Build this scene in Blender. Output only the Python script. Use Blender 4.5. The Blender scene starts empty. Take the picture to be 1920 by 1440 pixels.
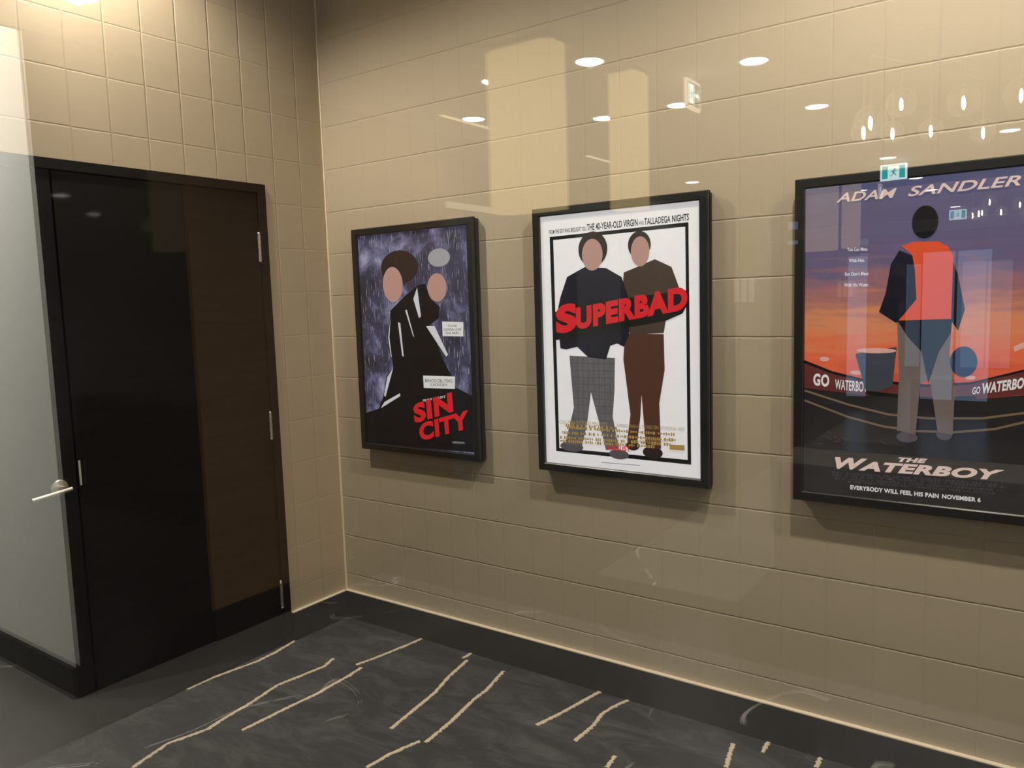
import bpy, bmesh, math, random
from mathutils import Vector, Matrix
random.seed(7)
S = bpy.context.scene
COL = S.collection
U = 0.1524            # the place is laid out on a six-inch grid; 1 unit = 0.1524 m
GY = -16.85           # the glass partition
# ------------------------------------------------------------------ camera
def make_camera():
    yaw, pit, rol = -0.6171, -0.1045, -0.0307
    cy, sy, cp, sp = math.cos(yaw), math.sin(yaw), math.cos(pit), math.sin(pit)
    f = Vector((sy*cp, cy*cp, sp)); r = Vector((cy, -sy, 0)); u = r.cross(f)
    c, s = math.cos(rol), math.sin(rol)
    r2, u2 = c*r + s*u, -s*r + c*u
    cam = bpy.data.cameras.new('camera'); cam.sensor_width = 36; cam.lens = 36*1458.9/1920
    cam.clip_start = 0.02; cam.clip_end = 200
    o = bpy.data.objects.new('camera', cam); COL.objects.link(o)
    m = Matrix((r2, u2, -f)).transposed().to_4x4()
    m.translation = Vector((19.9513, -17.8503, 10.6395))*U
    o.matrix_world = m; S.camera = o
make_camera()
# ------------------------------------------------------------------ view, world
S.view_settings.view_transform = 'Standard'; S.view_settings.look = 'None'
S.view_settings.exposure = 0.0; S.view_settings.gamma = 1; S.view_settings.use_curve_mapping = False
S.cycles.max_bounces = 12; S.cycles.transparent_max_bounces = 16; S.cycles.glossy_bounces = 6
S.cycles.use_denoising = True; S.cycles.caustics_reflective = False; S.cycles.caustics_refractive = False
S.cycles.sample_clamp_indirect = 4
W = bpy.data.worlds.new('world'); S.world = W; W.use_nodes = True
W.node_tree.nodes['Background'].inputs[0].default_value = (0.02, 0.022, 0.026, 1)
W.node_tree.nodes['Background'].inputs[1].default_value = 1.0
# light levels
ROOM_W = 178.0; ROOM_C = (1.0, 0.90, 0.74)
LOBBY_W = 105.0; LOBBY_C = (1.0, 0.93, 0.82)
ROOM_SPOTS = [(1.2, -8.2, 1.0), (8.2, -6.0, .22), (17.5, -6.0, .95), (25, -6, .6)]
CORR = 1.75
NX, NY = 0.13, 30.84
AIM = None
ROOM_CONE = 2.65

# ------------------------------------------------------------------ helpers
def tag(o, label=None, cat=None, group=None, kind=None):
    if label: o['label'] = label
    if cat: o['category'] = cat
    if group: o['group'] = group
    if kind: o['kind'] = kind
    return o
def empty(name, loc=(0, 0, 0), label=None, cat=None, group=None, kind=None):
    o = bpy.data.objects.new(name, None); COL.objects.link(o); o.empty_display_size = .05
    o.location = Vector(loc)*U
    return tag(o, label, cat, group, kind)
def link(name, bm, mats, parent=None, smooth=False, recalc=True):
    if recalc: bmesh.ops.recalc_face_normals(bm, faces=bm.faces)
    me = bpy.data.meshes.new(name)
    for v in bm.verts: v.co *= U
    if parent is not None:
        off = parent_world(parent)
        for v in bm.verts: v.co -= off
    bm.to_mesh(me); bm.free()
    for m in (mats if isinstance(mats, (list, tuple)) else [mats]): me.materials.append(m)
    if smooth:
        for p in me.polygons: p.use_smooth = True
    o = bpy.data.objects.new(name, me); COL.objects.link(o)
    if parent is not None: o.parent = parent
    return o
def parent_world(p):
    v = Vector(p.location)
    while p.parent: p = p.parent; v += Vector(p.location)
    return v
def box(bm, x0, x1, y0, y1, z0, z1, mi=0, bev=0):
    vs = [bm.verts.new((x, y, z)) for x in (x0, x1) for y in (y0, y1) for z in (z0, z1)]
    fs = [bm.faces.new([vs[i] for i in q]) for q in ((0,1,3,2),(4,6,7,5),(0,4,5,1),(2,3,7,6),(0,2,6,4),(1,5,7,3))]
    for f in fs: f.material_index = mi
    if bev:
        es = list({e for f in fs for e in f.edges})
        bmesh.ops.bevel(bm, geom=es, offset=bev, segments=2, affect='EDGES', profile=.5)
def B(*a, **k):
    bm = bmesh.new(); box(bm, *a, **k); return bm
def cyl(bm, p, q, r, r2=None, n=20, cap=True):
    p, q = Vector(p), Vector(q); d = (q-p).normalized(); r2 = r if r2 is None else r2
    a = d.orthogonal().normalized(); b = d.cross(a)
    A = [bm.verts.new(p + (a*math.cos(t)+b*math.sin(t))*r) for t in [2*math.pi*i/n for i in range(n)]]
    C = [bm.verts.new(q + (a*math.cos(t)+b*math.sin(t))*r2) for t in [2*math.pi*i/n for i in range(n)]]
    for i in range(n): bm.faces.new((A[i], A[(i+1) % n], C[(i+1) % n], C[i]))
    if cap: bm.faces.new(A[::-1]); bm.faces.new(C)
def lathe(bm, c, prof, n=28, axis='z'):
    rings = []
    for r, h in prof:
        ring = []
        for i in range(n):
            t = 2*math.pi*i/n; a, b = r*math.cos(t), r*math.sin(t)
            ring.append(bm.verts.new((c[0]+a, c[1]+b, c[2]+h) if axis == 'z' else ((c[0]+h, c[1]+a, c[2]+b) if axis == 'x' else (c[0]+a, c[1]+h, c[2]+b))))
        rings.append(ring)
    for A, C in zip(rings, rings[1:]):
        for i in range(n): bm.faces.new((A[i], A[(i+1) % n], C[(i+1) % n], C[i]))
    if prof[0][0] > 1e-6: bm.faces.new(rings[0][::-1])
    if prof[-1][0] > 1e-6: bm.faces.new(rings[-1])

# ------------------------------------------------------------------ materials
class N:
    def __init__(s, name):
        s.m = bpy.data.materials.new(name); s.m.use_nodes = True; s.t = s.m.node_tree; s.t.nodes.clear()
        s.out = s.n('ShaderNodeOutputMaterial')
    def n(s, typ, **k):
        x = s.t.nodes.new(typ)
        for a, b in k.items(): setattr(x, a, b)
        return x
    def l(s, a, b): s.t.links.new(a, b)
    def val(s, sock, v):
        if hasattr(v, 'links') or isinstance(v, bpy.types.NodeSocket): s.l(v, sock)
        else: sock.default_value = v
    def math(s, op, a, b=None, c=None):
        x = s.n('ShaderNodeMath', operation=op); s.val(x.inputs[0], a)
        if b is not None: s.val(x.inputs[1], b)
        if c is not None: s.val(x.inputs[2], c)
        return x.outputs[0]
    def pos(s, scale=(1, 1, 1), rot=(0, 0, 0)):
        g = s.n('ShaderNodeNewGeometry'); mp = s.n('ShaderNodeMapping'); mp.inputs['Scale'].default_value = scale; mp.inputs['Rotation'].default_value = rot
        s.l(g.outputs['Position'], mp.inputs[0]); return mp.outputs[0]
    def noise(s, vec, scale, detail=3, rough=.5, dist=0):
        x = s.n('ShaderNodeTexNoise'); s.l(vec, x.inputs['Vector']); x.inputs['Scale'].default_value = scale
        x.inputs['Detail'].default_value = detail; x.inputs['Roughness'].default_value = rough; x.inputs['Distortion'].default_value = dist
        return x.outputs['Fac']
    def ramp(s, fac, stops, interp='LINEAR'):
        r = s.n('ShaderNodeValToRGB'); s.l(fac, r.inputs[0]); e = r.color_ramp.elements; r.color_ramp.interpolation = interp
        while len(e) < len(stops): e.new(.5)
        for x, (p, c) in zip(e, stops): x.position = p; x.color = (*c, 1) if len(c) == 3 else c
        return r.outputs[0]
    def mix(s, fac, a, b):
        x = s.n('ShaderNodeMix', data_type='RGBA'); s.val(x.inputs[0], fac); 
        for i, v in ((6, a), (7, b)):
            if isinstance(v, tuple): x.inputs[i].default_value = (*v, 1)
            else: s.l(v, x.inputs[i])
        return x.outputs[2]
    def bump(s, h, strength=.3, dist=.002):
        x = s.n('ShaderNodeBump'); x.inputs['Strength'].default_value = strength; x.inputs['Distance'].default_value = dist
        s.l(h, x.inputs['Height']); return x.outputs[0]
    def bsdf(s, col, rough=.5, metal=0, spec=.5, normal=None, emit=None, es=0, coat=0):
        b = s.n('ShaderNodeBsdfPrincipled'); s.val(b.inputs['Base Color'], (*col, 1) if isinstance(col, tuple) else col)
        s.val(b.inputs['Roughness'], rough); b.inputs['Metallic'].default_value = metal; b.inputs['Specular IOR Level'].default_value = spec
        b.inputs['Coat Weight'].default_value = coat
        if normal is not None: s.l(normal, b.inputs['Normal'])
        if emit is not None: s.val(b.inputs['Emission Color'], (*emit, 1) if isinstance(emit, tuple) else emit); b.inputs['Emission Strength'].default_value = es
        s.l(b.outputs[0], s.out.inputs[0]); return s.m
def plain(name, col, rough=.5, metal=0, spec=.5, var=.06, scale=40, **k):
    s = N(name); f = s.noise(s.pos(), scale)
    a = tuple(max(0, c*(1-var)) for c in col); b = tuple(min(1, c*(1+var)) for c in col)
    return s.bsdf(s.mix(f, a, b), rough, metal, spec, **k)
def emis(name, col, st):
    s = N(name); e = s.n('ShaderNodeEmission'); e.inputs[0].default_value = (*col, 1); e.inputs[1].default_value = st
    s.l(e.outputs[0], s.out.inputs[0]); return s.m
def sheet_glass(name, ior, tint=(1, 1, 1), rough=0.0, ripple=0):
    s = N(name); t = s.n('ShaderNodeBsdfTransparent'); t.inputs[0].default_value = (*tint, 1)
    g = s.n('ShaderNodeBsdfGlossy'); g.inputs['Roughness'].default_value = rough
    g.inputs['Color'].default_value = (1, 1, 1, 1)
    # Fresnel for a sheet: same on both sides
    geo = s.n('ShaderNodeNewGeometry'); dp = s.n('ShaderNodeVectorMath', operation='DOT_PRODUCT')
    
    if ripple:
        bn = s.bump(s.noise(s.pos(), 55, 2), ripple, .02); s.l(bn, g.inputs['Normal'])
    s.l(geo.outputs['Normal'], dp.inputs[0]); s.l(geo.outputs['Incoming'], dp.inputs[1])
    c = s.math('ABSOLUTE', dp.outputs['Value'])
    r0 = ((ior-1)/(ior+1))**2
    k = s.math('POWER', s.math('SUBTRACT', 1.0, c), 5.0)
    f = s.math('MULTIPLY_ADD', k, 1-r0, r0)
    mx = s.n('ShaderNodeMixShader'); s.l(f, mx.inputs[0]); s.l(t.outputs[0], mx.inputs[1]); s.l(g.outputs[0], mx.inputs[2])
    s.l(mx.outputs[0], s.out.inputs[0]); return s.m
def globe_glass():
    m = sheet_glass('clear_globe_glass', 1.8, rough=.06, ripple=.7); t = m.node_tree; N_ = t.nodes
    out = [n for n in N_ if n.type == 'OUTPUT_MATERIAL'][0]; src = out.inputs[0].links[0].from_socket
    lw = N_.new('ShaderNodeLayerWeight'); lw.inputs[0].default_value = .35
    ma = N_.new('ShaderNodeMath'); ma.operation = 'MULTIPLY_ADD'; ma.inputs[1].default_value = .75; ma.inputs[2].default_value = .12
    pw = N_.new('ShaderNodeMath'); pw.operation = 'POWER'; pw.inputs[1].default_value = 1.8
    t.links.new(lw.outputs['Facing'], pw.inputs[0]); t.links.new(pw.outputs[0], ma.inputs[0])
    d = N_.new('ShaderNodeBsdfDiffuse'); tr = N_.new('ShaderNodeBsdfTranslucent'); ad = N_.new('ShaderNodeMixShader')
    t.links.new(d.outputs[0], ad.inputs[1]); t.links.new(tr.outputs[0], ad.inputs[2])
    mx = N_.new('ShaderNodeMixShader'); t.links.new(ma.outputs[0], mx.inputs[0]); t.links.new(src, mx.inputs[1]); t.links.new(ad.outputs[0], mx.inputs[2])
    t.links.new(mx.outputs[0], out.inputs[0]); return m
def line_mask(s, coord, c0, sp, w):
    """1 on the seam lines of a regular grid, 0 between them"""
    t = s.math('DIVIDE', s.math('SUBTRACT', coord, c0*U), sp*U)
    fr = s.math('ABSOLUTE', s.math('SUBTRACT', s.math('FRACT', s.math('ADD', t, .5)), .5))
    return s.math('SUBTRACT', 1.0, s.math('SMOOTH_MIN', 1.0, s.math('DIVIDE', fr, w/sp), .3))
def wallcover(name, axis, c0, z0, dz, col, kv=.42, kh=.85, dark=.03):
    s = N(name); g = s.n('ShaderNodeNewGeometry'); sx = s.n('ShaderNodeSeparateXYZ')
    # wobble seams a little
    wob = s.noise(s.pos((1, 1, 1)), 14, 2); wv = s.math('MULTIPLY', s.math('SUBTRACT', wob, .5), .004)
    s.l(g.outputs['Position'], sx.inputs[0])
    a = s.math('ADD', sx.outputs[0 if axis == 'x' else 1], wv); z = s.math('ADD', sx.outputs[2], wv)
    v = line_mask(s, a, c0, 1.0, .032); h = line_mask(s, z, z0, dz, .028)
    weave = s.noise(s.pos((25, 25, 420)), 1.0, 3, .6); slub = s.noise(s.pos((260, 260, 12)), 1.0, 2)
    big = s.noise(s.pos((1, 1, 1)), 1.6, 3)
    lo = tuple(c*.94 for c in col); hi = tuple(min(1, c*1.06) for c in col)
    base = s.mix(s.math('MULTIPLY', s.math('ADD', weave, big), .5), lo, hi)
    hh = s.math('MULTIPLY', h, kh)
    seam = s.math('MAXIMUM', s.math('MULTIPLY', v, kv), hh)
    base = s.mix(s.math('MULTIPLY', seam, .10), base, tuple(c*.55 for c in col))
    ht = s.math('SUBTRACT', s.math('MULTIPLY_ADD', slub, .05, s.math('MULTIPLY', weave, .12)), seam)
    return s.bsdf(base, .62, 0, .35, s.bump(ht, .8, .0026))
M = {}
M['wall_back'] = wallcover('tan_wallcovering', 'x', .7955, 1.5295, 1.3569, (.45, .385, .285))
M['wall_left'] = wallcover('tan_wallcovering_side', 'y', 0.0, 1.66, 1.3569, (.45, .375, .27), .7, .3, 0.0)
M['bead'] = plain('beige_edge_bead', (.80, .70, .55), .35)
M['base'] = plain('charcoal_base', (.010, .0098, .0096), .42)
def carpet():
    s = N('charcoal_carpet'); p = s.pos((6, 14, 6), (0, 0, .55))
    a = s.noise(p, .55, 6, .68, .8); b = s.noise(s.pos(), 900, 2)
    c = s.ramp(a, [(0, (.022, .023, .0255)), (.46, (.040, .041, .045)), (.60, (.070, .072, .078)), (1, (.17, .17, .18))])
    c = s.mix(s.math('MULTIPLY', b, .35), c, (.02, .02, .022))
    return s.bsdf(c, .95, 0, .1, s.bump(s.math('ADD', b, a), .5, .003))
M['carpet'] = carpet()
M['stripe'] = plain('cream_pile', (.62, .54, .40), .95, spec=.1, var=.35, scale=700)
def wood(name, lo, hi, rough=.5, along='y', es=0, fine=1.0, spec=.15):
    s = N(name); sc = (3, 3, 60) if along == 'y' else (60, 60, 3)
    g = s.noise(s.pos(sc), fine, 5, .62, .7); h = s.noise(s.pos((2, 2, 9)), 1.3, 3, .5, 1.5)
    c = s.ramp(s.math('MULTIPLY_ADD', h, .35, s.math('MULTIPLY', g, .65)), [(.3, lo), (.7, hi)])
    return s.bsdf(c, rough, 0, spec, s.bump(g, .15, .001))
M['door'] = wood('dark_walnut_veneer', (.0030, .0024, .0022), (.0065, .0048, .0038), .7)
M['door_frame'] = wood('dark_walnut_frame', (.005, .004, .0036), (.008, .0062, .0055), .55)
M['steel'] = plain('brushed_steel', (.78, .75, .68), .28, 1)
M['strike'] = plain('satin_strike_plate', (.75, .74, .70), .4, .6)
M['frame'] = plain('black_aluminium', (.012, .012, .013), .3, 0, .5)
M['acrylic'] = sheet_glass('clear_acrylic', 1.5)
M['matte_cover'] = sheet_glass('matte_film_cover', 1.18)
M['glass'] = sheet_glass('partition_glass', 1.62)
M['ceil'] = plain('white_ceiling_paint', (.62, .60, .57), .8)
M['room_ceil'] = plain('dark_ceiling_paint', (.10, .085, .07), .9)
M['white_wall'] = plain('off_white_wall_paint', (.78, .80, .78), .7)
M['black_panel'] = plain('polished_black_panel', (.006, .006, .007), .04, spec=.5)
M['wood_panel'] = wood('oak_veneer_panel', (.16, .095, .05), (.25, .155, .085), .5, fine=.6)
M['wood_dark'] = wood('dark_oak_veneer', (.05, .03, .016), (.08, .05, .027), .5, fine=.6)
M['grey_panel'] = plain('grey_plaster', (.055, .054, .05), .7)
M['gold'] = plain('golden_curtain_cloth', (.72, .55, .27), .7)
def marble(name, base, vein):
    s = N(name); p = s.pos((1, 1, 1), (0, 0, .6)); n = s.noise(p, .7, 2.5, .45, .8)
    v = s.math('ABSOLUTE', s.math('SUBTRACT', n, .5)); vm = s.math('GREATER_THAN', .0016, v)
    n2 = s.noise(p, 5, 3); brk = s.math('GREATER_THAN', n2, .50)
    m = s.math('MULTIPLY', vm, brk)
    c = s.mix(s.noise(p, 3, 4), tuple(b*.85 for b in base), tuple(b*1.15 for b in base))
    return s.bsdf(s.mix(m, c, vein), .25)
M['marble'] = marble('grey_marble_floor', (.125, .122, .118), (.8, .78, .74))
M['pale_soffit'] = plain('pale_soffit_paint', (.8, .8, .82), .6)
M['marble_dark'] = marble('dark_marble_inlay', (.03, .028, .026), (.06, .055, .05))
M['lens'] = emis('lamp_lens', (1, .95, .86), 30)
M['slot'] = emis('slot_lamp_lens', (1, .86, .55), 2.6)
M['gold_glow'] = emis('glowing_gold_fabric', (1, .74, .34), 1.7)  # emission stands in for lamplight falling on the gold cloth
M['bar'] = emis('dim_bar_lens', (1, .88, .60), 1.3)
M['trim_white'] = plain('white_lamp_trim', (.8, .8, .78), .5)
M['bulb'] = emis('warm_filament', (1, .80, .50), 190)
M['bulb'].cycles.emission_sampling = 'FRONT_BACK'
M['globe'] = globe_glass()
M['brass'] = plain('pale_brass', (.75, .62, .40), .3, 1)
M['sky_glass'] = emis('daylit_window', (.36, .54, .80), 1.1)
M['mullion'] = plain('dark_mullion', (.03, .03, .035), .5)
M['counter'] = plain('dark_stone_counter', (.045, .036, .028), .6)
M['paper'] = plain('notice_paper', (.85, .85, .83), .7)
M['sign_teal'] = emis('teal_sign_face', (.0, .62, .66), 4.0)
M['sign_white'] = emis('white_sign_face', (.80, .97, 1.0), 6.0)
M['sign_case'] = emis('lit_cream_sign_edge', (1, .84, .62), 3.0)

# printed inks of the back-lit posters: the lightbox behind them makes them glow
def ink(name, col, es=.52, alb=.30):
    s = N(name); f = s.noise(s.pos(), 60, 3)
    c = s.mix(f, tuple(c*.92 for c in col), tuple(min(1, c*1.06) for c in col))
    d = s.mix(0.0, tuple(c*alb for c in col), (0, 0, 0))
    return s.bsdf(d, .6, 0, .2, emit=c, es=es)
INK = {'black_ink': (.006, .006, .008), 'hair_ink': (.035, .022, .018), 'skin_ink': (.62, .36, .30), 'grey_ink': (.45, .45, .48), 'white_ink': (.85, .85, .9),
 'paper_white': (1.0, .98, .94), 'text_black': (.02, .02, .02), 'title_red': (.85, .02, .03), 'text_grey': (.42, .42, .42), 'border_black': (.008, .008, .008),
 'shoe_ink': (.12, .10, .12), 'darkbrown_ink': (.035, .02, .016), 'brown_ink': (.10, .038, .022), 'hoodie_ink': (.075, .05, .036), 'navy_ink': (.010, .010, .022),
 'gold_ink': (.50, .33, .10), 'ground_ink': (.020, .017, .018), 'crowd_ink': (.16, .035, .03), 'track_ink': (.22, .15, .09), 'wisp_ink': (.9, .5, .42),
 'trouser_ink': (.20, .16, .14), 'vest_ink': (.95, .11, .035), 'skin_dark_ink': (.40, .12, .07), 'bucket_ink': (.06, .07, .09), 'jug_ink': (.02, .035, .09),
 'title_pink': (1.0, .74, .66), 'text_dim': (.05, .05, .055)}
for k, c in INK.items(): M[k] = ink(k, c)
def plaid():
    s = N('plaid_ink'); g = s.n('ShaderNodeNewGeometry'); sx = s.n('ShaderNodeSeparateXYZ'); s.l(g.outputs['Position'], sx.inputs[0])
    a = s.math('PINGPONG', sx.outputs[0], .012); b = s.math('PINGPONG', sx.outputs[2], .014)
    m = s.math('MAXIMUM', s.math('LESS_THAN', a, .002), s.math('LESS_THAN', b, .002))
    c = s.mix(s.math('MULTIPLY', m, .5), s.mix(s.noise(s.pos(), 30), (.10, .09, .095), (.17, .155, .165)), (.05, .045, .05))
    return s.bsdf((.05, .05, .05), .6, 0, .2, emit=c, es=.6)
M['plaid_ink'] = plaid()
def storm():
    s = N('storm_print'); n = s.noise(s.pos(), 5.5, 6, .6, .4)
    c = s.ramp(n, [(.34, (.006, .006, .014)), (.50, (.06, .055, .12)), (.60, (.24, .23, .40)), (.72, (.75, .74, .95))])
    r = s.noise(s.pos((260, 1, 14), (0, -.30, 0)), 1, 2, .5)
    rr = s.math('MULTIPLY', s.math('GREATER_THAN', r, .64), .75)
    return s.bsdf((.03, .03, .04), .6, 0, .2, emit=s.mix(rr, c, (.70, .70, .85)), es=.55)
M['storm'] = storm()
M['print_white'] = ink('pale_print', (.93, .91, .92), .60, .45)
def sunset():
    s = N('sunset_print'); g = s.n('ShaderNodeNewGeometry'); sx = s.n('ShaderNodeSeparateXYZ'); s.l(g.outputs['Position'], sx.inputs[0])
    t = s.math('DIVIDE', s.math('SUBTRACT', sx.outputs[2], 6.06*U), 7.01*U)
    n = s.noise(s.pos((1.2, 1, 9), (0, .12, 0)), 4, 5, .6, .5)
    t2 = s.math('MULTIPLY_ADD', s.math('SUBTRACT', n, .5), .24, t)
    c = s.ramp(t2, [(.34, (.62, .06, .015)), (.46, (.85, .13, .035)), (.56, (.78, .26, .09)), (.64, (.42, .15, .12)), (.74, (.12, .10, .20)), (.90, (.085, .095, .20)), (1, (.10, .12, .25))])
    return s.bsdf((.06, .04, .05), .6, 0, .2, emit=c, es=.72)
M['sunset'] = sunset()
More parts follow.
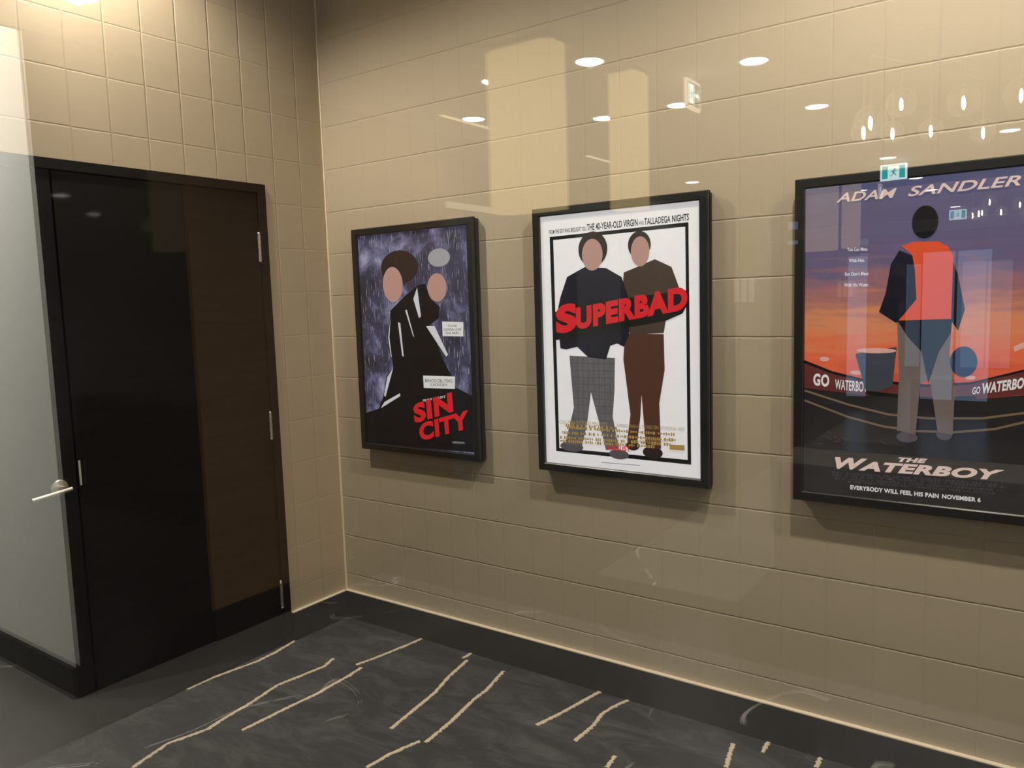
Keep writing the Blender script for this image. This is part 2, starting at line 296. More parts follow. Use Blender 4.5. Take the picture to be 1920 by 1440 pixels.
ART = {
 1: [
  ['P','black_ink',[[1.49,4.443],[1.395,3.611],[1.498,2.652],[1.192,2.402],[1.026,1.786],[0.784,1.343],[0.096,1.18],[0.112,0.171],[4.725,0.258],[4.713,1.893],[3.987,2.144],[3.857,2.481],[3.582,2.873],[3.247,3.612],[3.039,3.956],[3.428,4.18],[3.483,4.518],[3.159,4.752],[2.957,5.213],[2.648,5.167],[2.163,4.896]]],
  ['E','hair_ink',[1.937,5.746,0.765,0.506]],
  ['E','skin_ink',[1.639,5.234,0.417,0.537]],
  ['E','skin_ink',[3.416,5.083,0.368,0.414]],
  ['E','grey_ink',[3.536,5.943,0.422,0.265]],
  ['P','white_ink',[[0.87,1.36],[1.054,1.573],[1.736,1.878],[1.747,1.788]]],
  ['P','white_ink',[[2.925,3.957],[3.266,3.955],[3.742,3.104],[3.665,3.046]]],
  ['P','white_ink',[[1.232,2.373],[1.498,2.652],[1.106,1.729],[1.051,1.787]]],
  ['P','white_ink',[[1.793,4.084],[1.888,4.054],[1.969,3.02],[1.906,3.049]]],
  ['P','white_ink',[[2.119,4.431],[2.184,4.459],[2.441,3.612],[2.389,3.67]]],
  ['P','white_ink',[[2.47,4.771],[2.645,5.11],[2.749,4.247],[2.669,4.19]]],
  ['P','white_ink',[[1.491,4.206],[1.404,3.611],[1.464,3.012],[1.431,3.012],[1.354,3.611]]],
  ['P','paper_white',[[3.571,4.082],[4.368,4.057],[4.348,3.641],[3.571,3.652]]],
  ['P','paper_white',[[2.733,2.46],[3.981,2.468],[3.963,2.098],[2.743,2.085]]],
  ['T', 'text_black', ["YOU'RE", [3.783, 3.917], [4.125, 3.915], 0.073], 0, 0],
  ['T', 'text_black', ['GONNA LOVE', [3.631, 3.811], [4.285, 3.814], 0.073], 0, 0],
  ['T', 'text_black', ['THIS BABY.', [3.685, 3.709], [4.223, 3.714], 0.073], 0, 0],
  ['T', 'text_black', ['BENICIO DEL TORO', [2.815, 2.263], [3.892, 2.283], 0.1], 0, 0],
  ['T', 'text_black', ['IS JACKIE BOY', [3.017, 2.165], [3.68, 2.173], 0.076], 0, 0],
  ['T', 'white_ink', ["FRANK MILLER'S", [2.679, 1.653], [3.588, 1.824], 0.077], 0.25, 0.02],
  ['T', 'title_red', ['SIN', [2.285, 0.958], [3.878, 1.425], 0.63], -0.05, 0.05],
  ['T', 'title_red', ['CITY', [2.491, 0.422], [4.436, 0.963], 0.576], -0.05, 0.05],
  ['T', 'text_grey', ['DIMENSION', [3.794, 0.467], [4.248, 0.481], 0.07], 0, 0.02],
 ],
 2: [
  ['B','border_black',[[0.493,6.26],[4.349,6.324],[4.38,0.536],[0.533,0.541]],[[0.601,6.171],[4.271,6.228],[4.29,0.648],[0.635,0.635]]],
  ['T', 'text_black', ['FROM THE GUY WHO BROUGHT YOU', [0.481, 6.33], [1.601, 6.341], 0.114], 0, 0.01],
  ['T', 'text_black', ['THE 40-YEAR-OLD VIRGIN', [1.62, 6.334], [3.044, 6.347], 0.178], 0, 0.02],
  ['T', 'text_black', ['AND', [3.068, 6.361], [3.21, 6.361], 0.096], 0, 0],
  ['T', 'text_black', ['TALLADEGA NIGHTS', [3.222, 6.349], [4.365, 6.364], 0.169], 0, 0.02],
  ['E','shoe_ink',[1.026,0.704,0.355,0.132]],
  ['E','shoe_ink',[2.432,0.619,0.284,0.127]],
  ['E','darkbrown_ink',[3.373,0.748,0.269,0.157]],
  ['E','darkbrown_ink',[2.826,0.882,0.185,0.126]],
  ['P','plaid_ink',[[1.022,3.136],[2.364,3.099],[2.336,2.276],[2.272,1.587],[2.435,0.763],[2.061,0.703],[1.88,1.388],[1.648,2.191],[1.516,1.365],[1.348,0.761],[0.82,0.747],[1.122,1.755]]],
  ['P','brown_ink',[[2.656,3.717],[3.703,3.699],[3.717,2.822],[3.567,1.996],[3.601,0.862],[3.193,0.828],[3.091,2.195],[3.052,1.634],[2.95,0.949],[2.671,0.955],[2.776,1.674],[2.601,3.075]]],
  ['P','hoodie_ink',[[3.017,5.351],[2.651,5.233],[2.615,4.905],[2.756,4.186],[2.72,3.855],[2.809,3.689],[3.704,3.726],[3.765,4.063],[4.052,4.139],[4.178,4.375],[4.114,4.797],[3.921,5.305],[3.492,5.513]]],
  ['P','navy_ink',[[1.547,5.425],[1.009,5.195],[0.791,4.683],[0.661,4.22],[0.753,3.327],[0.924,3.299],[1.264,3.372],[1.59,3.104],[2.109,3.055],[2.243,3.408],[2.434,3.465],[2.619,3.383],[2.778,3.689],[2.763,4.626],[2.588,5.126],[2.156,5.367]]],
  ['E','hair_ink',[1.784,5.86,0.419,0.444]],
  ['E','skin_ink',[1.768,5.722,0.3,0.4]],
  ['E','hair_ink',[3.085,5.885,0.306,0.331]],
  ['E','skin_ink',[3.106,5.722,0.248,0.364]],
  ['P','border_black',[[0.607,4.279],[0.955,4.447],[4.309,4.738],[4.363,4.475],[4.193,4.19],[3.765,4.021],[0.621,3.544]]],
  ['T', 'title_red', ['S', [0.632, 3.691], [1.276, 3.818], 0.774], 0, 0.06],
  ['T', 'title_red', ['UPERBAD', [1.249, 3.818], [4.323, 4.288], 0.599], 0, 0.06],
  ['T', 'gold_ink', ['COLUMBIA PICTURES PRESENTS', [0.675, 1.31], [2.106, 1.334], 0.096], 0, 0.0],
  ['T', 'gold_ink', ['SUPERBAD JONAH HILL MICHAEL CERA', [2.394, 1.33], [3.559, 1.348], 0.092], 0, 0.0],
  ['T', 'gold_ink', ['SETH ROGEN BILL HADER', [3.589, 1.351], [4.227, 1.357], 0.088], 0, 0],
  ['D','gold_ink',[[[0.902,1.217],[3.968,1.251]],[[0.759,1.074],[3.996,1.116]],[[0.685,0.936],[3.879,0.996]],[[0.683,0.839],[3.435,0.904]],[[0.869,1.274],[2.394,1.296]]],0.075],
  ['T', 'gold_ink', ['SETH ROGEN & EVAN GOLDBERG', [2.858, 0.953], [3.879, 1.068], 0.08], 0, 0],
  ['P','gold_ink',[[3.838,0.993],[4.224,1.008],[4.229,0.877],[3.836,0.866]]],
  ['T', 'title_red', ['AUGUST', [2.094, 0.705], [2.761, 0.723], 0.14], 0, 0.03],
  ['L','text_grey',[[[1.924,0.368],[3.034,0.394]]],0.02],
 ],
 3: [
  ['P','ground_ink',[[0.198,2.513],[1.549,2.396],[2.645,2.374],[3.479,2.414],[4.756,2.589],[4.845,0.033],[0.189,0.149]]],
  ['P','crowd_ink',[[0.205,3.101],[0.8,2.865],[1.441,2.713],[2.591,2.643],[3.38,2.715],[4.246,2.974],[4.736,3.161],[4.754,2.639],[4.26,2.537],[3.479,2.414],[2.645,2.374],[1.549,2.396],[0.198,2.513]]],
  ['P','black_ink',[[0.204,3.13],[0.8,2.894],[1.44,2.747],[2.59,2.676],[3.38,2.746],[4.245,3.019],[4.734,3.21],[4.736,3.161],[4.246,2.974],[3.381,2.704],[2.591,2.622],[1.441,2.691],[0.801,2.836],[0.205,3.06]]],
  ['P','black_ink',[[1.392,2.502],[2.644,2.418],[3.477,2.482],[3.479,2.414],[2.645,2.364],[1.549,2.396]]],
  ['L','track_ink',[[[0.223,2.237],[1.136,1.919],[1.817,1.763],[2.466,1.708],[3.131,1.734],[3.806,1.845],[4.443,2.068]],[[0.221,2.455],[1.132,2.188],[1.914,2.022],[2.654,1.983],[3.579,2.04],[4.438,2.221]]],0.045],
  ['P','wisp_ink',[[4.061,3.452],[4.31,3.579],[4.314,3.479],[4.086,3.351]]],
  ['E','wisp_ink',[0.633,3.155,0.098,0.052]],
  ['E','wisp_ink',[1.281,2.878,0.126,0.045]],
  ['E','wisp_ink',[3.368,2.835,0.09,0.042]],
  ['T', 'paper_white', ['GO', [0.406, 2.58], [0.738, 2.551], 0.28], 0.05, 0.04],
  ['T', 'paper_white', ['WATERBOY', [0.859, 2.51], [1.507, 2.468], 0.23], 0.05, 0.02],
  ['T', 'paper_white', ['GO', [3.409, 2.505], [3.543, 2.532], 0.147], 0.15, 0.02],
  ['T', 'paper_white', ['WATERBOY', [3.574, 2.523], [4.36, 2.684], 0.219], 0.15, 0.04],
  ['E','shoe_ink',[2.273,1.572,0.196,0.111]],
  ['E','shoe_ink',[2.946,1.677,0.14,0.119]],
  ['P','trouser_ink',[[2.042,3.981],[3.029,3.97],[2.998,3.338],[3.109,2.599],[3.095,1.677],[2.826,1.723],[2.664,2.797],[2.494,2.683],[2.429,1.639],[2.081,1.697],[2.099,2.834]]],
  ['P','black_ink',[[2.042,3.981],[3.028,4.022],[3.008,3.707],[2.812,3.336],[2.638,2.688],[2.504,3.332],[2.231,3.655]]],
  ['P','navy_ink',[[2.059,5.389],[2.319,5.257],[2.409,4.404],[2.029,3.916],[1.699,4.15],[1.818,4.529],[1.907,5.12]]],
  ['P','navy_ink',[[2.989,5.192],[3.107,4.851],[3.242,4.174],[3.135,3.759],[3.001,3.97]]],
  ['P','vest_ink',[[2.097,5.472],[2.313,5.537],[2.761,5.516],[2.925,5.402],[3.016,5.216],[3.01,3.991],[2.077,3.97],[2.39,4.394],[2.348,4.991],[2.294,5.285]]],
  ['E','black_ink',[2.509,5.914,0.233,0.323]],
  ['P','bucket_ink',[[1.254,3.273],[1.636,3.367],[2.048,3.426],[1.983,2.621],[1.728,2.499],[1.475,2.506]]],
  ['E','wisp_ink',[1.657,3.35,0.382,0.056]],
  ['E','jug_ink',[3.246,3.147,0.235,0.304]],
  ['T', 'title_pink', ['ADAM', [0.837, 6.455], [1.99, 6.444], 0.198], 0.3, 0.018],
  ['T', 'title_pink', ['SANDLER', [2.193, 6.444], [4.085, 6.456], 0.199], 0.3, 0.018],
  ['T', 'paper_white', ['You Can Mess', [1.067, 5.43], [1.46, 5.416], 0.077], 0, 0.02],
  ['T', 'paper_white', ['With Him.', [1.107, 5.196], [1.412, 5.19], 0.077], 0, 0.02],
  ['T', 'paper_white', ["But Don't Mess", [1.031, 4.922], [1.488, 4.913], 0.078], 0, 0.02],
  ['T', 'paper_white', ['With His Water.', [1.019, 4.694], [1.502, 4.682], 0.078], 0, 0.02],
  ['T', 'title_pink', ['THE', [2.119, 1.044], [2.66, 1.062], 0.101], 0.3, 0.06],
  ['T', 'title_pink', ['W', [0.88, 0.78], [1.533, 0.799], 0.27], 0.3, 0.05],
  ['T', 'title_pink', ['ATERBOY', [1.354, 0.787], [3.99, 0.848], 0.22], 0.3, 0.05],
  ['D','text_dim',[[[0.826,0.686],[3.97,0.767]],[[0.827,0.627],[4.015,0.719]],[[0.882,0.568],[3.974,0.651]],[[1.155,0.521],[3.843,0.582]]],0.05],
  ['T', 'paper_white', ['EVERYBODY WILL FEEL HIS PAIN', [1.2, 0.357], [2.882, 0.363], 0.099], 0, 0.04],
  ['T', 'paper_white', ['NOVEMBER 6', [2.939, 0.37], [3.612, 0.372], 0.094], 0, 0.04],
 ],
}
CARPET_LINES = [[[0.015,-6.151],[0.016,-5.299],[0.27,-3.949],[0.249,-3.837],[0.234,-3.249],[0.018,-2.108]],[[2.391,-9.064],[2.15,-8.032],[2.414,-7.065],[2.33,-6.666],[2.242,-5.7],[2.042,-4.606],[2.292,-3.114],[2.135,-2.597]],[[3.225,-6.644],[3.3,-5.367],[3.404,-4.226],[3.375,-3.671],[3.379,-3.147],[3.307,-2.57]],[[3.042,-2.533],[3.191,-1.95],[3.378,-0.978],[3.535,0.073]],[[5.515,-0.526],[5.501,0.014]],[[6.417,-4.551],[6.281,-3.505],[6.147,-2.488],[5.901,-1.665],[5.705,-0.533]],[[7.582,-4.551],[7.5,-3.516],[7.315,-2.306],[7.284,-1.643],[7.038,-0.546]],[[7.114,-6.066],[7.19,-5.333],[7.424,-4.568]],[[9.441,-2.446],[9.632,-1.786],[10.008,0.012]],[[10.626,-2.55],[10.669,-1.676],[10.583,-1.13],[10.653,-0.68],[10.867,0.004]],[[11.795,-3.094],[11.744,-2.581]],[[14.071,-1.65],[13.874,-0.636]],[[14.573,-0.638],[14.553,-0.047]],[[15.764,-0.575],[15.746,-0.073]]]

# ------------------------------------------------------------------ setting: the screening lobby seen through the glass
HZ = 22.0   # ceiling of the room behind the glass
XR = 31.0   # its right end
def struct(name, bm, mat, label, cat, parent=None):
    o = link(name, bm, mat, parent)
    if parent is None: tag(o, label, cat, kind='structure')
    return o
struct('wall_back', B(-.8, XR+.8, 0, .8, 0, HZ), M['wall_back'], 'tan seamed wallcovering wall that carries the posters', 'wall')
bm = bmesh.new(); box(bm, -.8, 0, -16.8, -14.78, 0, HZ); box(bm, -.8, 0, -2.45, 0, 0, HZ); box(bm, -.8, 0, -14.78, -2.45, 14.41, HZ)
struct('wall_left', bm, M['wall_left'], 'tan seamed wall around the dark double door', 'wall')
struct('wall_right', B(XR, XR+.8, GY+.05, 0, 0, HZ), M['white_wall'], 'end wall of the poster room outside the view', 'wall')
struct('ceiling', B(-.8, XR+.8, GY+.05, .8, HZ, HZ+.5), M['room_ceil'], 'ceiling of the poster room above the view', 'ceiling')
struct('trim_1', B(.0, .045, -.045, .0, .95, HZ-.02), M['bead'], 'thin pale bead up the inner corner of the room', 'trim')
bm = bmesh.new(); box(bm, .12, XR, -.12, 0, 0, .94, bev=.015)
struct('baseboard_back', bm, M['base'], 'charcoal baseboard under the posters', 'baseboard')
struct('trim_2', B(.05, XR, -.122, 0, .94, .965), M['bead'], 'thin pale bead on top of the charcoal baseboard under the posters', 'trim')
bm = bmesh.new(); box(bm, 0, .12, -2.40, 0, 0, .94, bev=.015); box(bm, 0, .12, -16.8, -14.85, 0, .94, bev=.015)
struct('baseboard_left', bm, M['base'], 'charcoal baseboard between the door and the corner', 'baseboard')
struct('trim_3', B(0, .122, -2.40, -.125, .94, .965), M['bead'], 'thin pale bead on top of the short baseboard beside the door', 'trim')
# carpet with woven cream lines
bm = bmesh.new(); box(bm, -.8, XR+.8, GY-.05, .8, -.5, 0)
def ribbon(bm, pts, w, z0, z1, mi):
    P = []
    for a, b in zip(pts, pts[1:]):
        a, b = Vector(a), Vector(b); n = max(1, int((b-a).length/.028))
        P += [a.lerp(b, i/n) for i in range(n)]
    P.append(Vector(pts[-1])); rows = []
    for i, p in enumerate(P):
        d = (P[min(i+1, len(P)-1)] - P[max(i-1, 0)]).normalized(); nn = Vector((-d.y, d.x))
        a = w*(.5+.95*random.random()); b = w*(.5+.95*random.random())
        rows.append([bm.verts.new((*(p+nn*a), z0)), bm.verts.new((*(p+nn*a*.7), z1)), bm.verts.new((*(p-nn*b*.7), z1)), bm.verts.new((*(p-nn*b), z0))])
    for r, q in zip(rows, rows[1:]):
        for k in range(3): bm.faces.new((r[k], q[k], q[k+1], r[k+1])).material_index = mi
for pts in CARPET_LINES: ribbon(bm, pts, .052, 0, .018, 1)
struct('floor', bm, [M['carpet'], M['stripe']], 'charcoal carpet with broken cream lines', 'floor')

# double door in the left wall
def hinge(parent, z0, z1):
    bm = bmesh.new(); y, x = -2.765, .06; n = 5; L = (z1-z0)/n
    for i in range(n): cyl(bm, (x, y, z0+i*L+.012), (x, y, z0+(i+1)*L-.012), .052, n=16)
    cyl(bm, (x, y, z0-.03), (x, y, z1+.03), .036, n=12)
    lathe(bm, (x, y, z1), [(.03, 0), (.05, .03), (.03, .07), (.001, .09)], 14); lathe(bm, (x, y, z0-.09), [(.001, 0), (.03, .02), (.05, .06), (.03, .09)], 14)
    o = link('hinge', bm, M['steel'], parent, smooth=False); return o
door = empty('door_1', (0, -8.6, 0), 'tall dark walnut double door in the left wall', 'door', kind='structure')
bm = bmesh.new(); box(bm, -.7, .06, -2.70, -2.42, 0, 14.41, bev=.01); box(bm, -.7, .06, -14.78, -14.5, 0, 14.41, bev=.01); box(bm, -.7, .06, -14.5, -2.70, 14.15, 14.41, bev=.01)
link('door_frame', bm, M['door_frame'], door)
leafR = link('door_leaf', B(-.32, .02, -8.57, -2.735, .05, 14.12, bev=.008), M['door'], door)
leafL = link('door_leaf', B(-.32, .02, -14.47, -8.62, .05, 14.12, bev=.008), M['door'], door)
for z0, z1 in ((1.28, 2.06), (6.70, 7.46), (12.14, 12.9)): hinge(door, z0, z1)
bm = bmesh.new(); lathe(bm, (.02, -9.05, 6.47), [(.20, 0), (.20, .05), (.17, .07), (.001, .07)], 32, 'x')
cyl(bm, (.06, -9.05, 6.47), (.42, -9.0, 6.46), .06, n=18)
link('handle_rose', bm, M['steel'], leafL)
bm = bmesh.new(); cyl(bm, (.42, -8.93, 6.46), (.44, -9.85, 6.37), .056, .05, n=18)
link('lever_handle', bm, M['steel'], leafL, smooth=False)
link('strike_plate', B(.02, .036, -8.55, -8.50, 6.42, 7.05, bev=.004), M['strike'], leafR)

# ------------------------------------------------------------------ framed posters
def art_mesh(x0, z0, elems, bg, zlist):
    bm = bmesh.new(); mats = [bg]; idx = {}
    def mi(k):
        if k not in idx: idx[k] = len(mats); mats.append(M[k])
        return idx[k]
    y = -.262
    vs = [bm.verts.new((x0+u, y, z0+v)) for u, v in ((.2, .16), (4.66, .16), (4.66, 6.84), (.2, 6.84))]
    bm.faces.new(vs)
    texts = []
    for k, e in enumerate(elems):
        y = -.263 - .0011*(k+1)
        if e[0] == 'P':
            f = bm.faces.new([bm.verts.new((x0+u, y, z0+v)) for u, v in clampp(e[2])]); f.material_index = mi(e[1])
        elif e[0] == 'E':
            cx, cz, rx, rz = e[2]
            f = bm.faces.new([bm.verts.new((x0+min(4.66, cx+rx*math.cos(t)), y, z0+cz+rz*math.sin(t))) for t in [2*math.pi*i/36 for i in range(36)]]); f.material_index = mi(e[1])
        elif e[0] == 'B':
            o, i = e[2], e[3]
            for a in range(4):
                b = (a+1) % 4
                f = bm.faces.new([bm.verts.new((x0+q[0], y, z0+q[1])) for q in (o[a], o[b], i[b], i[a])]); f.material_index = mi(e[1])
        elif e[0] == 'L':
            for pl in e[2]:
                w = e[3]/2; pts = [Vector(q) for q in clampp(pl)]; rows = []
                for i, p in enumerate(pts):
                    d = (pts[min(i+1, len(pts)-1)]-pts[max(i-1, 0)]).normalized(); n = Vector((-d.y, d.x))*w
                    rows.append((bm.verts.new((x0+p.x+n.x, y, z0+p.y+n.y)), bm.verts.new((x0+p.x-n.x, y, z0+p.y-n.y))))
                for r, q in zip(rows, rows[1:]):
                    if (r[0].co-q[0].co).length > 1e-5: bm.faces.new((r[0], q[0], q[1], r[1])).material_index = mi(e[1])
        elif e[0] == 'D':
            for pl in e[2]:
                a, c2 = Vector(pl[0]), Vector(pl[-1]); d = c2-a; L = d.length; d.normalize(); n = Vector((-d.y, d.x)); t = 0
                while t < L:
                    w = random.choice((.035, .05, .06)); hgt = e[3]*random.choice((.55, 1, 1, 1))/2; w = min(w, L-t)
                    q = [a+d*t-n*hgt, a+d*(t+w)-n*hgt, a+d*(t+w)+n*hgt, a+d*t+n*hgt]
                    bm.faces.new([bm.verts.new((x0+min(4.66, v.x), y, z0+v.y)) for v in q]).material_index = mi(e[1])
                    t += w + random.choice((.018, .018, .02, .07))
        elif e[0] == 'T':
            s_, a, b, h = e[2]; tb = bmesh.new(); tm = []; text_into(tb, s_, a, b, h, e[3], e[4], x0, z0, y, e[1], tm, {}); texts.append((tb, tm))
    for f in bm.faces:
        f.normal_update()
        if f.normal.y > 0: f.normal_flip()
    return bm, mats, texts
def clampp(pts): return [(max(.2, min(4.66, u)), max(.16, min(6.84, v))) for u, v in pts]
def text_mesh(s_, shear, off):
    c = bpy.data.curves.new('t', 'FONT'); c.body = s_; c.shear = shear; c.offset = off; c.resolution_u = 4; c.space_character = 1 + off*1.6
    o = bpy.data.objects.new('t', c); COL.objects.link(o); bpy.context.view_layer.update()
    me = bpy.data.meshes.new_from_object(o.evaluated_get(bpy.context.evaluated_depsgraph_get()))
    bpy.data.objects.remove(o); return me
def text_into(tb, s_, a, b, h, shear, off, x0, z0, y, mat, tm, tidx):
    me = text_mesh(s_, shear, off)
    xs = [v.co.x for v in me.vertices]; lo, hi = min(xs), max(xs); H = .73 + 2*off
    a, b = Vector(a), Vector(b); d = b-a; L = d.length; d.normalize(); n = Vector((0, 1))
    if mat not in tidx: tidx[mat] = len(tm); tm.append(M[mat])
    vs = []
    for v in me.vertices:
        p = a + d*((v.co.x-lo)/(hi-lo)*L) + n*(v.co.y+off)/H*h
        vs.append(tb.verts.new((x0+min(p.x, 4.66), y-.0005, z0+p.y)))
    for p in me.polygons:
        try:
            f = tb.faces.new([vs[i] for i in p.vertices]); f.material_index = tidx[mat]; f.normal_update()
            if f.normal.y > 0: f.normal_flip()
        except ValueError: pass
    bpy.data.meshes.remove(me)
def poster(n, x0, bg, label):
    z0, w, h = 6.06, 4.86, 7.01
    r = empty('framed_poster', (x0, 0, z0), label, 'poster', 'backlit posters along the tan wall')
    # case box standing off the wall, then the snap frame with bevelled bars
    link('light_box', B(x0+.03, x0+w-.03, -.25, 0, z0+.03, z0+h-.03, bev=.01), M['frame'], r)
    bm = bmesh.new(); prof = [(0, -.20), (0, -.33), (.025, -.36), (.19, -.365), (.215, -.345), (.215, -.255), (.0, -.255)]
    cor = [(x0, z0, 1, 1), (x0+w, z0, -1, 1), (x0+w, z0+h, -1, -1), (x0, z0+h, 1, -1)]
    rings = [[bm.verts.new((cx+sx*i, y, cz+sz*i)) for i, y in prof] for cx, cz, sx, sz in cor]
    for k in range(4):
        A, C = rings[k], rings[(k+1) % 4]
        for i in range(len(prof)): j = (i+1) % len(prof); bm.faces.new((A[i], A[j], C[j], C[i]))
    link('frame', bm, M['frame'], r)
    bm, mats, texts = art_mesh(x0, z0, ART[n], bg, None)
    pr = link('print', bm, mats, r, recalc=False)
    for tb, tm in texts: link('lettering', tb, tm, pr, recalc=False)
    link('clear_cover', B(x0+.21, x0+w-.21, -.335, -.328, z0+.21, z0+h-.21), M['acrylic'] if n == 3 else M['matte_cover'], r)
    return r
poster(1, 1.46, M['storm'], 'black framed poster of dark rainy sky with red title, nearest the corner')
poster(2, 8.34, M['print_white'], 'black framed white poster with heavy black border and slanted red title')
poster(3, 15.14, M['sunset'], 'large black framed poster with orange sunset sky, furthest right')

# ------------------------------------------------------------------ glass partition
g = struct('window_1', B(-.8, XR+.8, GY-.03, GY+.03, .0, 18.0), M['glass'], 'clear floor to ceiling glass partition the poster room is seen through', 'window')
struct('wall_front', B(-.8, XR+.8, GY-.25, GY+.05, 18.0, HZ+.5), M['white_wall'], 'plain bulkhead above the glass partition', 'wall')

# ------------------------------------------------------------------ lobby on the camera's side (it shows as reflections in the glass)
LH = 18.0
def R(y): return 2*GY - y       # distance as it reads in the reflection -> place in the lobby
def LB(x0, x1, y0, y1, z0, z1, **k): return B(x0, x1, min(R(y0), R(y1)), max(R(y0), R(y1)), z0, z1, **k)
struct('ceiling_lobby', B(-2.3, 46, R(61), GY-.25, LH, LH+.5), M['ceil'], 'pale lobby ceiling with recessed lamps, reflected in the glass', 'ceiling')
struct('ceiling_corridor', B(-31, -2.3, R(-7.2), GY+.05, 23.0, 23.5), M['ceil'], 'raised ceiling of the side corridor', 'ceiling')
struct('wall_corridor_end', B(-31, -30, R(-7.2), GY+.05, 0, 23), M['white_wall'], 'end of the side corridor outside the view', 'wall')
struct('wall_corridor', B(-30, -.8, GY-.25, GY+.05, 0, 23), M['white_wall'], 'corridor side of the wall behind the left end of the glass', 'wall')
struct('wall_ceiling_step', B(-2.3, -2.1, R(-7.2), GY-.25, LH, 23.5), M['ceil'], 'step between the lobby ceiling and the raised corridor ceiling', 'wall')
bm = bmesh.new(); 
def fl(x0, x1, y0, y1, mi): box(bm, x0, x1, min(R(y0), R(y1)), max(R(y0), R(y1)), -.5, 0, mi)
fl(-40, 46, GY+.05, 3.8, 0); fl(-40, 46, 3.8, 7.9, 1); fl(5.4, 11, 7.9, 61, 0); fl(-40, 5.4, 7.9, 61, 2); fl(11, 46, 7.9, 61, 2)
M['marble_mid'] = marble('brown_grey_floor', (.05, .043, .036), (.10, .09, .08))
struct('floor_lobby', bm, [M['marble'], M['marble_dark'], M['marble_mid']], 'grey marble lobby floor with darker inlays, reflected in the glass', 'floor')
struct('wall_lobby_end', LB(-2.2, 46, 60, 61, 0, LH), M['grey_panel'], 'far grey wall of the lobby', 'wall')
struct('wall_lobby_right', LB(45.2, 46, GY+.05, 60, 0, LH), M['white_wall'], 'right wall of the lobby outside the view', 'wall')
struct('wall_white_column', LB(-30, -2.16, -8.02, -7.2, 0, 23), M['white_wall'], 'white wall end reflected at the left edge of the glass', 'wall')
struct('baseboard_white_column', LB(-30, -2.14, -8.14, -8.02, 0, .9), M['base'], 'black baseboard under the reflected white wall', 'baseboard')
struct('wall_black_panel', LB(-3.0, -2.15, -7.2, -3.75, 0, LH), M['black_panel'], 'polished black panel beside the white wall end', 'wall')
struct('wall_white_return', LB(-2.16, -2.15, -8.02, -7.2, 0, LH), M['black_panel'], 'polished black return of the white wall end', 'wall')
struct('wall_wood_panel', LB(-3.0, -2.2, -3.75, 1.9, 0, LH), M['wood_panel'], 'brown wood panelled stretch of lobby wall', 'wall')
struct('wall_wood_panel_dark', LB(-3.0, -2.2, 1.9, 8.5, 0, LH), M['wood_dark'], 'darker wood panelled stretch of lobby wall', 'wall')
struct('baseboard_lobby', LB(-2.2, -2.08, -3.75, 46, 0, 1.0), M['base'], 'black baseboard along the wood panelled lobby wall', 'baseboard')
struct('wall_grey_panel', LB(-3.0, -2.15, 8.5, 13.4, 0, LH), M['grey_panel'], 'grey panel in the lobby wall next to the wood', 'wall')
struct('wall_lobby_left_end', LB(-3.0, -2.2, 13.4, 61, 0, LH), M['grey_panel'], 'dark grey end stretch of lobby wall', 'wall')
def glow_curtain(x0, x1, yv, zb, label):  # gold curtain; the light on it is put in as surface glow
    t = empty('glowing_curtain', ((x0+x1)/2, R(yv), LH), label, 'curtain', 'golden curtains with added glow, reflected in the glass')
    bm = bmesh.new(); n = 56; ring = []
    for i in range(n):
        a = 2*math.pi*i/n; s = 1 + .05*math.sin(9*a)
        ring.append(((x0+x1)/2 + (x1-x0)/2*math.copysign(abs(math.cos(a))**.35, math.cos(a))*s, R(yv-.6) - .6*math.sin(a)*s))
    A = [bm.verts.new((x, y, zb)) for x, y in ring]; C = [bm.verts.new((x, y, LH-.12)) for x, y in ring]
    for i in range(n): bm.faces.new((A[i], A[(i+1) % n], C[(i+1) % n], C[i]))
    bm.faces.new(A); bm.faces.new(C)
    link('fabric_sheet', bm, M['gold_glow'], t, smooth=False)
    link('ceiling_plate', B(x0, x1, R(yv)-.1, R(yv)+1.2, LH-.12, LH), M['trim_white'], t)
glow_curtain(5.8, 8.15, 2.2, 13.3, 'wider golden curtain with added glow, reflected between the first and middle posters')
glow_curtain(7.5, 8.6, 6.6, 13.6, 'narrower golden curtain with added glow, reflected above the middle poster')

# recessed ceiling lamps
def downlight(x, y, z, power, colr, label, group, r=.42, spot=2.6, aim=None, soft=.022):
    t = empty('ceiling_downlight', (x, y, z), label, 'ceiling light', group)
    bm = bmesh.new(); lathe(bm, (x, y, z), [(r+.12, 0), (r+.12, -.03), (r+.02, -.05), (r, .0)], 32)
    link('trim_ring', bm, M['trim_white'], t)
    bm = bmesh.new(); lathe(bm, (x, y, z-.02), [(r, 0), (r*.98, -.012), (.001, -.014)], 32)
    link('lens', bm, M['lens'], t)
    if power:
        L = bpy.data.lights.new('downlight_lamp', 'SPOT'); L.energy = power; L.color = colr; L.spot_size = spot; L.spot_blend = .6; L.shadow_soft_size = soft
        o = bpy.data.objects.new('downlight_lamp', L); COL.objects.link(o); o.parent = t; o.location = (0, 0, -.08*U)
        if aim: o.rotation_euler = Vector(aim).to_track_quat('-Z', 'Y').to_euler(); L.spot_blend = 1.0
    return t
for i, (x, y, k) in enumerate(ROOM_SPOTS):
    downlight(x, y, HZ, ROOM_W*k, ROOM_C, 'recessed lamp in the poster room ceiling, outside the view', 'poster room ceiling lamps', spot=ROOM_CONE, aim=AIM, soft=.04)
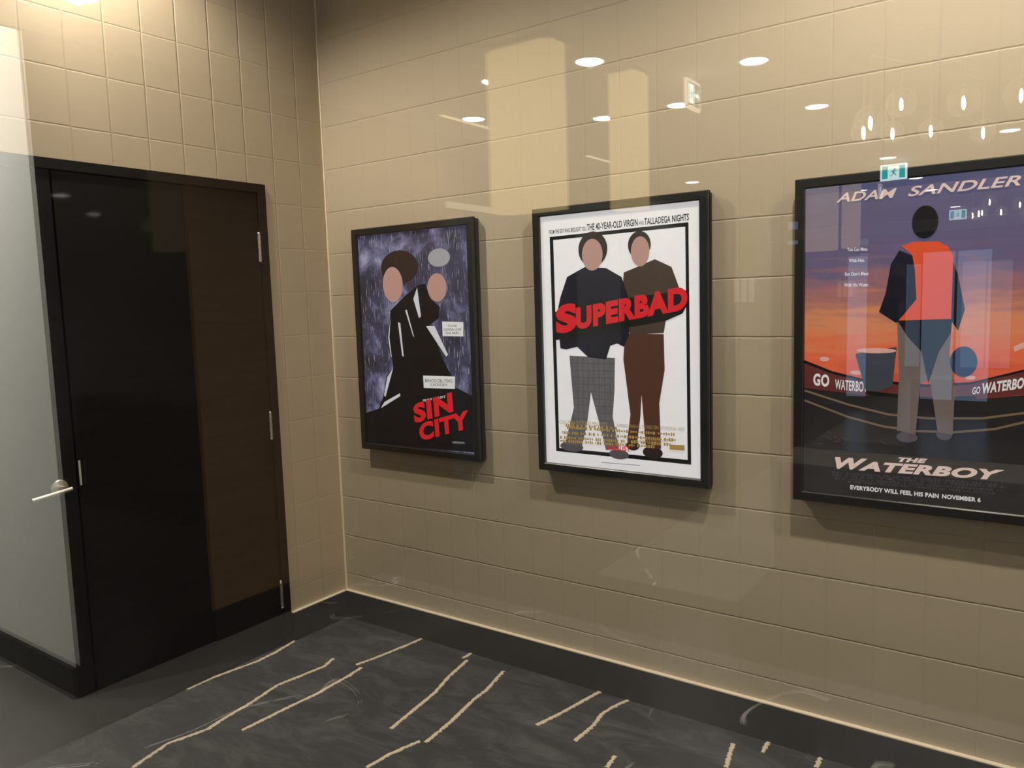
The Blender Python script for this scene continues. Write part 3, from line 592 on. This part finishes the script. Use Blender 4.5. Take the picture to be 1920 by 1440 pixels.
spots = [(1.1, -8.2, .45, 'reflected lamp at the top edge above the dark double door'),
 (7.7, 4.1, .7, 'bright reflected lamp high above the middle poster'), (11.7, 7.5, .7, 'bright reflected lamp with a streak, right of the arrow sign'),
 (4.2, 3.9, .0, 'small reflected lamp cut by the first golden bay'), (7.6, 11.2, .7, 'reflected lamp just left of the arrow sign'),
 (11.7, 15.2, .7, 'reflected lamp between the arrow sign and the globes'), (.4, 7.6, .7, 'reflected lamp crossing the slanted light slot'),
 (4.4, 11.1, .7, 'reflected lamp between the two golden bays'), (11.7, 30.5, .7, 'reflected lamp just above the teal exit sign'),
 (17.6, 26.6, .7, 'reflected lamp below the globes at the right edge')]
spots += [(NX, NY, 1.2, 'tiny reflected lamp at the top right corner of the middle poster')]
for x, y, k, lab in spots: downlight(x, R(y), LH, LOBBY_W*k, LOBBY_C, lab, 'lobby ceiling lamps')
for x, y in ((26, 6), (26, 16), (34, 12), (20, 16)): downlight(x, R(y), LH, LOBBY_W, LOBBY_C, 'lobby ceiling lamp outside the view', 'lobby lamps outside the view')
for x, y in ((-4, -12), (-9, -12)): downlight(x, R(y), 23.0, LOBBY_W*CORR, LOBBY_C, 'unseen lamp added in the corridor ceiling to brighten the white wall end', 'added corridor lamps outside the view')  # unseen lamps added to brighten the reflected white wall end
def slot(x, y0, y1, lab, z=LH):
    t = empty('light_slot', (x, R((y0+y1)/2), z), lab, 'ceiling light', 'reflected light slots')
    link('slot_trim', LB(x-.16, x+.16, y0-.06, y1+.06, z-.03, z), M['trim_white'], t)
    link('slot_lens', LB(x-.11, x+.11, y0, y1, z-.05, z-.028), M['slot'], t)
slot(-.1, 6.2, 9.9, 'slanted glowing slot reflected left of the first golden bay')
slot(-.2, 17.8, 20.3, 'short glowing slot reflected between the golden bays')
bm = LB(-2.13, -2.02, 8.7, 12.7, 14.82, 15.08)
tag(link('wall_light_bar', bm, M['bar']), 'glowing bar reflected just above the first poster', 'wall light')
# no washers over the golden bays: the curtains glow by themselves
# exit signs
def runner(bm, o, ux, uz, s, mi):
    """running man in a square of side s: o = lower left corner, ux/uz = axes"""
    o, ux, uz = Vector(o), Vector(ux), Vector(uz)
    def q(pts): 
        f = bm.faces.new([bm.verts.new(o+ux*(a*s)+uz*(b*s)) for a, b in pts]); f.material_index = mi
    q([(.56+.085*math.cos(t), .84+.085*math.sin(t)) for t in [math.pi*i/8 for i in range(16)]])
    q([(.40, .72), (.60, .74), (.62, .66), (.55, .42), (.42, .40), (.38, .50)])
    q([(.42, .72), (.28, .66), (.18, .50), (.24, .47), (.33, .60), (.44, .64)])
    q([(.58, .70), (.70, .56), (.86, .58), (.86, .64), (.73, .63), (.62, .76)])
    q([(.44, .42), (.56, .44), (.74, .34), (.74, .14), (.66, .14), (.66, .29), (.52, .33)])
    q([(.42, .42), (.52, .40), (.40, .20), (.16, .12), (.13, .19), (.34, .27)])
def exit_sign_front():
    x0, x1, z0, z1, y = 11.05, 12.45, 16.93, 17.83, R(32)
    t = empty('exit_sign', ((x0+x1)/2, y, z1), 'teal exit sign with white running figure, reflected above the sunset poster', 'exit sign')
    link('sign_case', B(x0, x1, y-.12, y, z0, z1, bev=.02), M['sign_white'], t)
    bm = bmesh.new(); yf = y+.004
    def rect(a, b, c, d, dy, mi):
        bm.faces.new([bm.verts.new(v) for v in ((a, yf+dy, c), (b, yf+dy, c), (b, yf+dy, d), (a, yf+dy, d))]).material_index = mi
    rect(x0+.1, x1-.1, z0+.1, z1-.1, 0, 0); rect((x0+x1)/2-.3, (x0+x1)/2+.3, z0+.1, z1-.12, .004, 1)
    runner(bm, ((x0+x1)/2-.28, yf+.008, z0+.14), (1, 0, 0), (0, 0, 1), .58, 0)
    link('sign_face', bm, [M['sign_teal'], M['sign_white']], t, recalc=False)
    bm = bmesh.new(); cyl(bm, ((x0+x1)/2, y-.06, z1), ((x0+x1)/2, y-.06, LH), .04); link('hanger', bm, M['trim_white'], t)
exit_sign_front()
def exit_sign_side():
    x, y0, y1, z0, z1 = 9.5, R(8.45), R(7.3), 16.9, 17.85
    t = empty('exit_sign', (x, (y0+y1)/2, z1), 'cream edged exit sign with an arrow, reflected edge-on above the middle poster', 'exit sign')
    link('sign_case', B(x-.06, x+.06, y0, y1, z0, z1, bev=.015), M['sign_case'], t)
    bm = bmesh.new(); xf = x+.064
    def rect(a, b, c, d, dx, mi):
        bm.faces.new([bm.verts.new(v) for v in ((xf+dx, a, c), (xf+dx, b, c), (xf+dx, b, d), (xf+dx, a, d))]).material_index = mi
    rect(y0+.08, y1-.08, z0+.1, z1-.1, 0, 0); rect(y1-.56, y1-.13, z0+.16, z1-.16, .004, 1)
    runner(bm, (xf+.008, y1-.14, z0+.24), (0, -1, 0), (0, 0, 1), .42, 2)
    a0 = y0+.14; zc = (z0+z1)/2
    for pts in ([(a0+.36, -.06), (a0+.14, -.06), (a0+.14, .06), (a0+.36, .06)], [(a0+.2, .22), (a0, 0), (a0+.2, -.22), (a0+.12, 0)]):
        bm.faces.new([bm.verts.new((xf+.004, a, zc+b)) for a, b in pts]).material_index = 1
    link('sign_face', bm, [M['sign_dim'], M['sign_white'], M['sign_teal']], t, recalc=False)
    bm = bmesh.new(); cyl(bm, (x, (y0+y1)/2, z1), (x, (y0+y1)/2, LH), .04); link('hanger', bm, M['trim_white'], t)
M['sign_dim'] = emis('soft_green_sign_face', (.28, .50, .40), .9)
exit_sign_side()

# globe chandelier
GL = [(15.49, 5.63, 15.22, .42), (15.05, 7.0, 15.24, .34), (15.88, 7.94, 16.07, .42), (15.35, 9.8, 15.6, .34), (16.4, 10.0, 15.56, .34), (17.54, 7.14, 15.69, .42), (17.75, 10.6, 15.4, .36), (18.85, 7.2, 15.67, .42)]
def chandelier():
    t = empty('globe_chandelier', (16.6, R(8), LH), 'chandelier of clear glass globes, reflected above the sunset poster', 'chandelier')
    bm = bmesh.new(); lathe(bm, (16.6, R(8), LH), [(.5, 0), (.5, -.1), (.4, -.14), (.001, -.14)], 28); link('canopy', bm, M['brass'], t)
    hub = Vector((16.6, R(8), 16.95))
    bm = bmesh.new(); cyl(bm, (16.6, R(8), LH-.1), hub, .05)
    for x, y, z, r in GL: cyl(bm, hub, (x, R(y), hub.z), .028, n=8)
    link('rod_frame', bm, M['brass'], t)
    for x, y, z, r in GL:
        yy = R(y); bm = bmesh.new()
        cyl(bm, (x, yy, z+r*.75), (x, yy, hub.z), .022, n=8); cyl(bm, (x, yy, z+r*.45), (x, yy, z+r*1.02), .09, n=14)
        st = link('stem', bm, M['brass'], t)
        bm = bmesh.new(); bmesh.ops.create_uvsphere(bm, u_segments=28, v_segments=18, radius=r)
        for v in bm.verts: v.co += Vector((x, yy, z))
        gl = link('globe', bm, M['globe'], t, smooth=True)
        bm = bmesh.new(); lathe(bm, (x, yy, z-.05), [(.001, -.17), (.03, -.13), (.048, -.02), (.04, .10), (.02, .17), (.001, .19)], 14)
        link('bulb', bm, M['bulb'], gl, smooth=True)
chandelier()

# desk, notices and daylit panes at the far end
t = empty('reception_counter', (20, R(14), 0), 'dark reception counter reflected low under the posters', 'counter')
link('counter_body', LB(11.0, 40, 12.3, 15.4, 0, 4.0), M['counter'], t); link('counter_top', LB(10.9, 40.1, 12.2, 15.5, 4.0, 4.2, bev=.02), M['counter'], t)
def notice(x0, lab):
    y = 40.0
    tag(link('notice_sheet', LB(x0, x0+.44, y-.03, y, 10.12, 11.84), M['paper']), '%s of three small pale notices reflected between the middle and sunset posters' % lab, 'notice', 'reflected notices')
struct('wall_notice_pier', LB(-2.2, 1.6, 40.0, 41, 0, LH), M['grey_panel'], 'pier in the lobby that carries the three notices', 'wall')
for x0, lab in ((-.36, 'leftmost'), (.2, 'middle'), (.76, 'rightmost')): notice(x0, lab)
def pane(n, x0, x1, z0, z1, nv, lab):
    t = empty('window_%d' % n, ((x0+x1)/2, R(59.9), z0), lab, 'window', kind='structure')
    bm = LB(x0, x1, 59.8, 59.9, z0, z1); link('window_pane', bm, M['sky_glass'], t)
    bm = bmesh.new()
    for a in [x0 + (x1-x0)*i/nv for i in range(nv+1)]: box(bm, a-.1, a+.1, R(59.9), R(59.6), z0, z1)
    for z in (z0, z1): box(bm, x0-.1, x1+.1, R(59.9), R(59.6), z-.12, z+.12)
    link('window_frame', bm, M['mullion'], t)
pane(2, 3.4, 5.3, .8, 14.0, 1, 'tall daylit pane reflected in the left of the sunset poster')
pane(3, 9.6, 15.0, .8, 14.0, 2, 'wide daylit pane reflected in the right of the sunset poster')
pane(4, -2.1, -.9, 15.2, 17.6, 1, 'small daylit pane reflected beside the sunset poster frame')

struct('trim_4', LB(-2.2, 20, 54, 55, 15.4, 16.3), M['pale_soffit'], 'pale soffit beam across the far end of the lobby', 'beam')
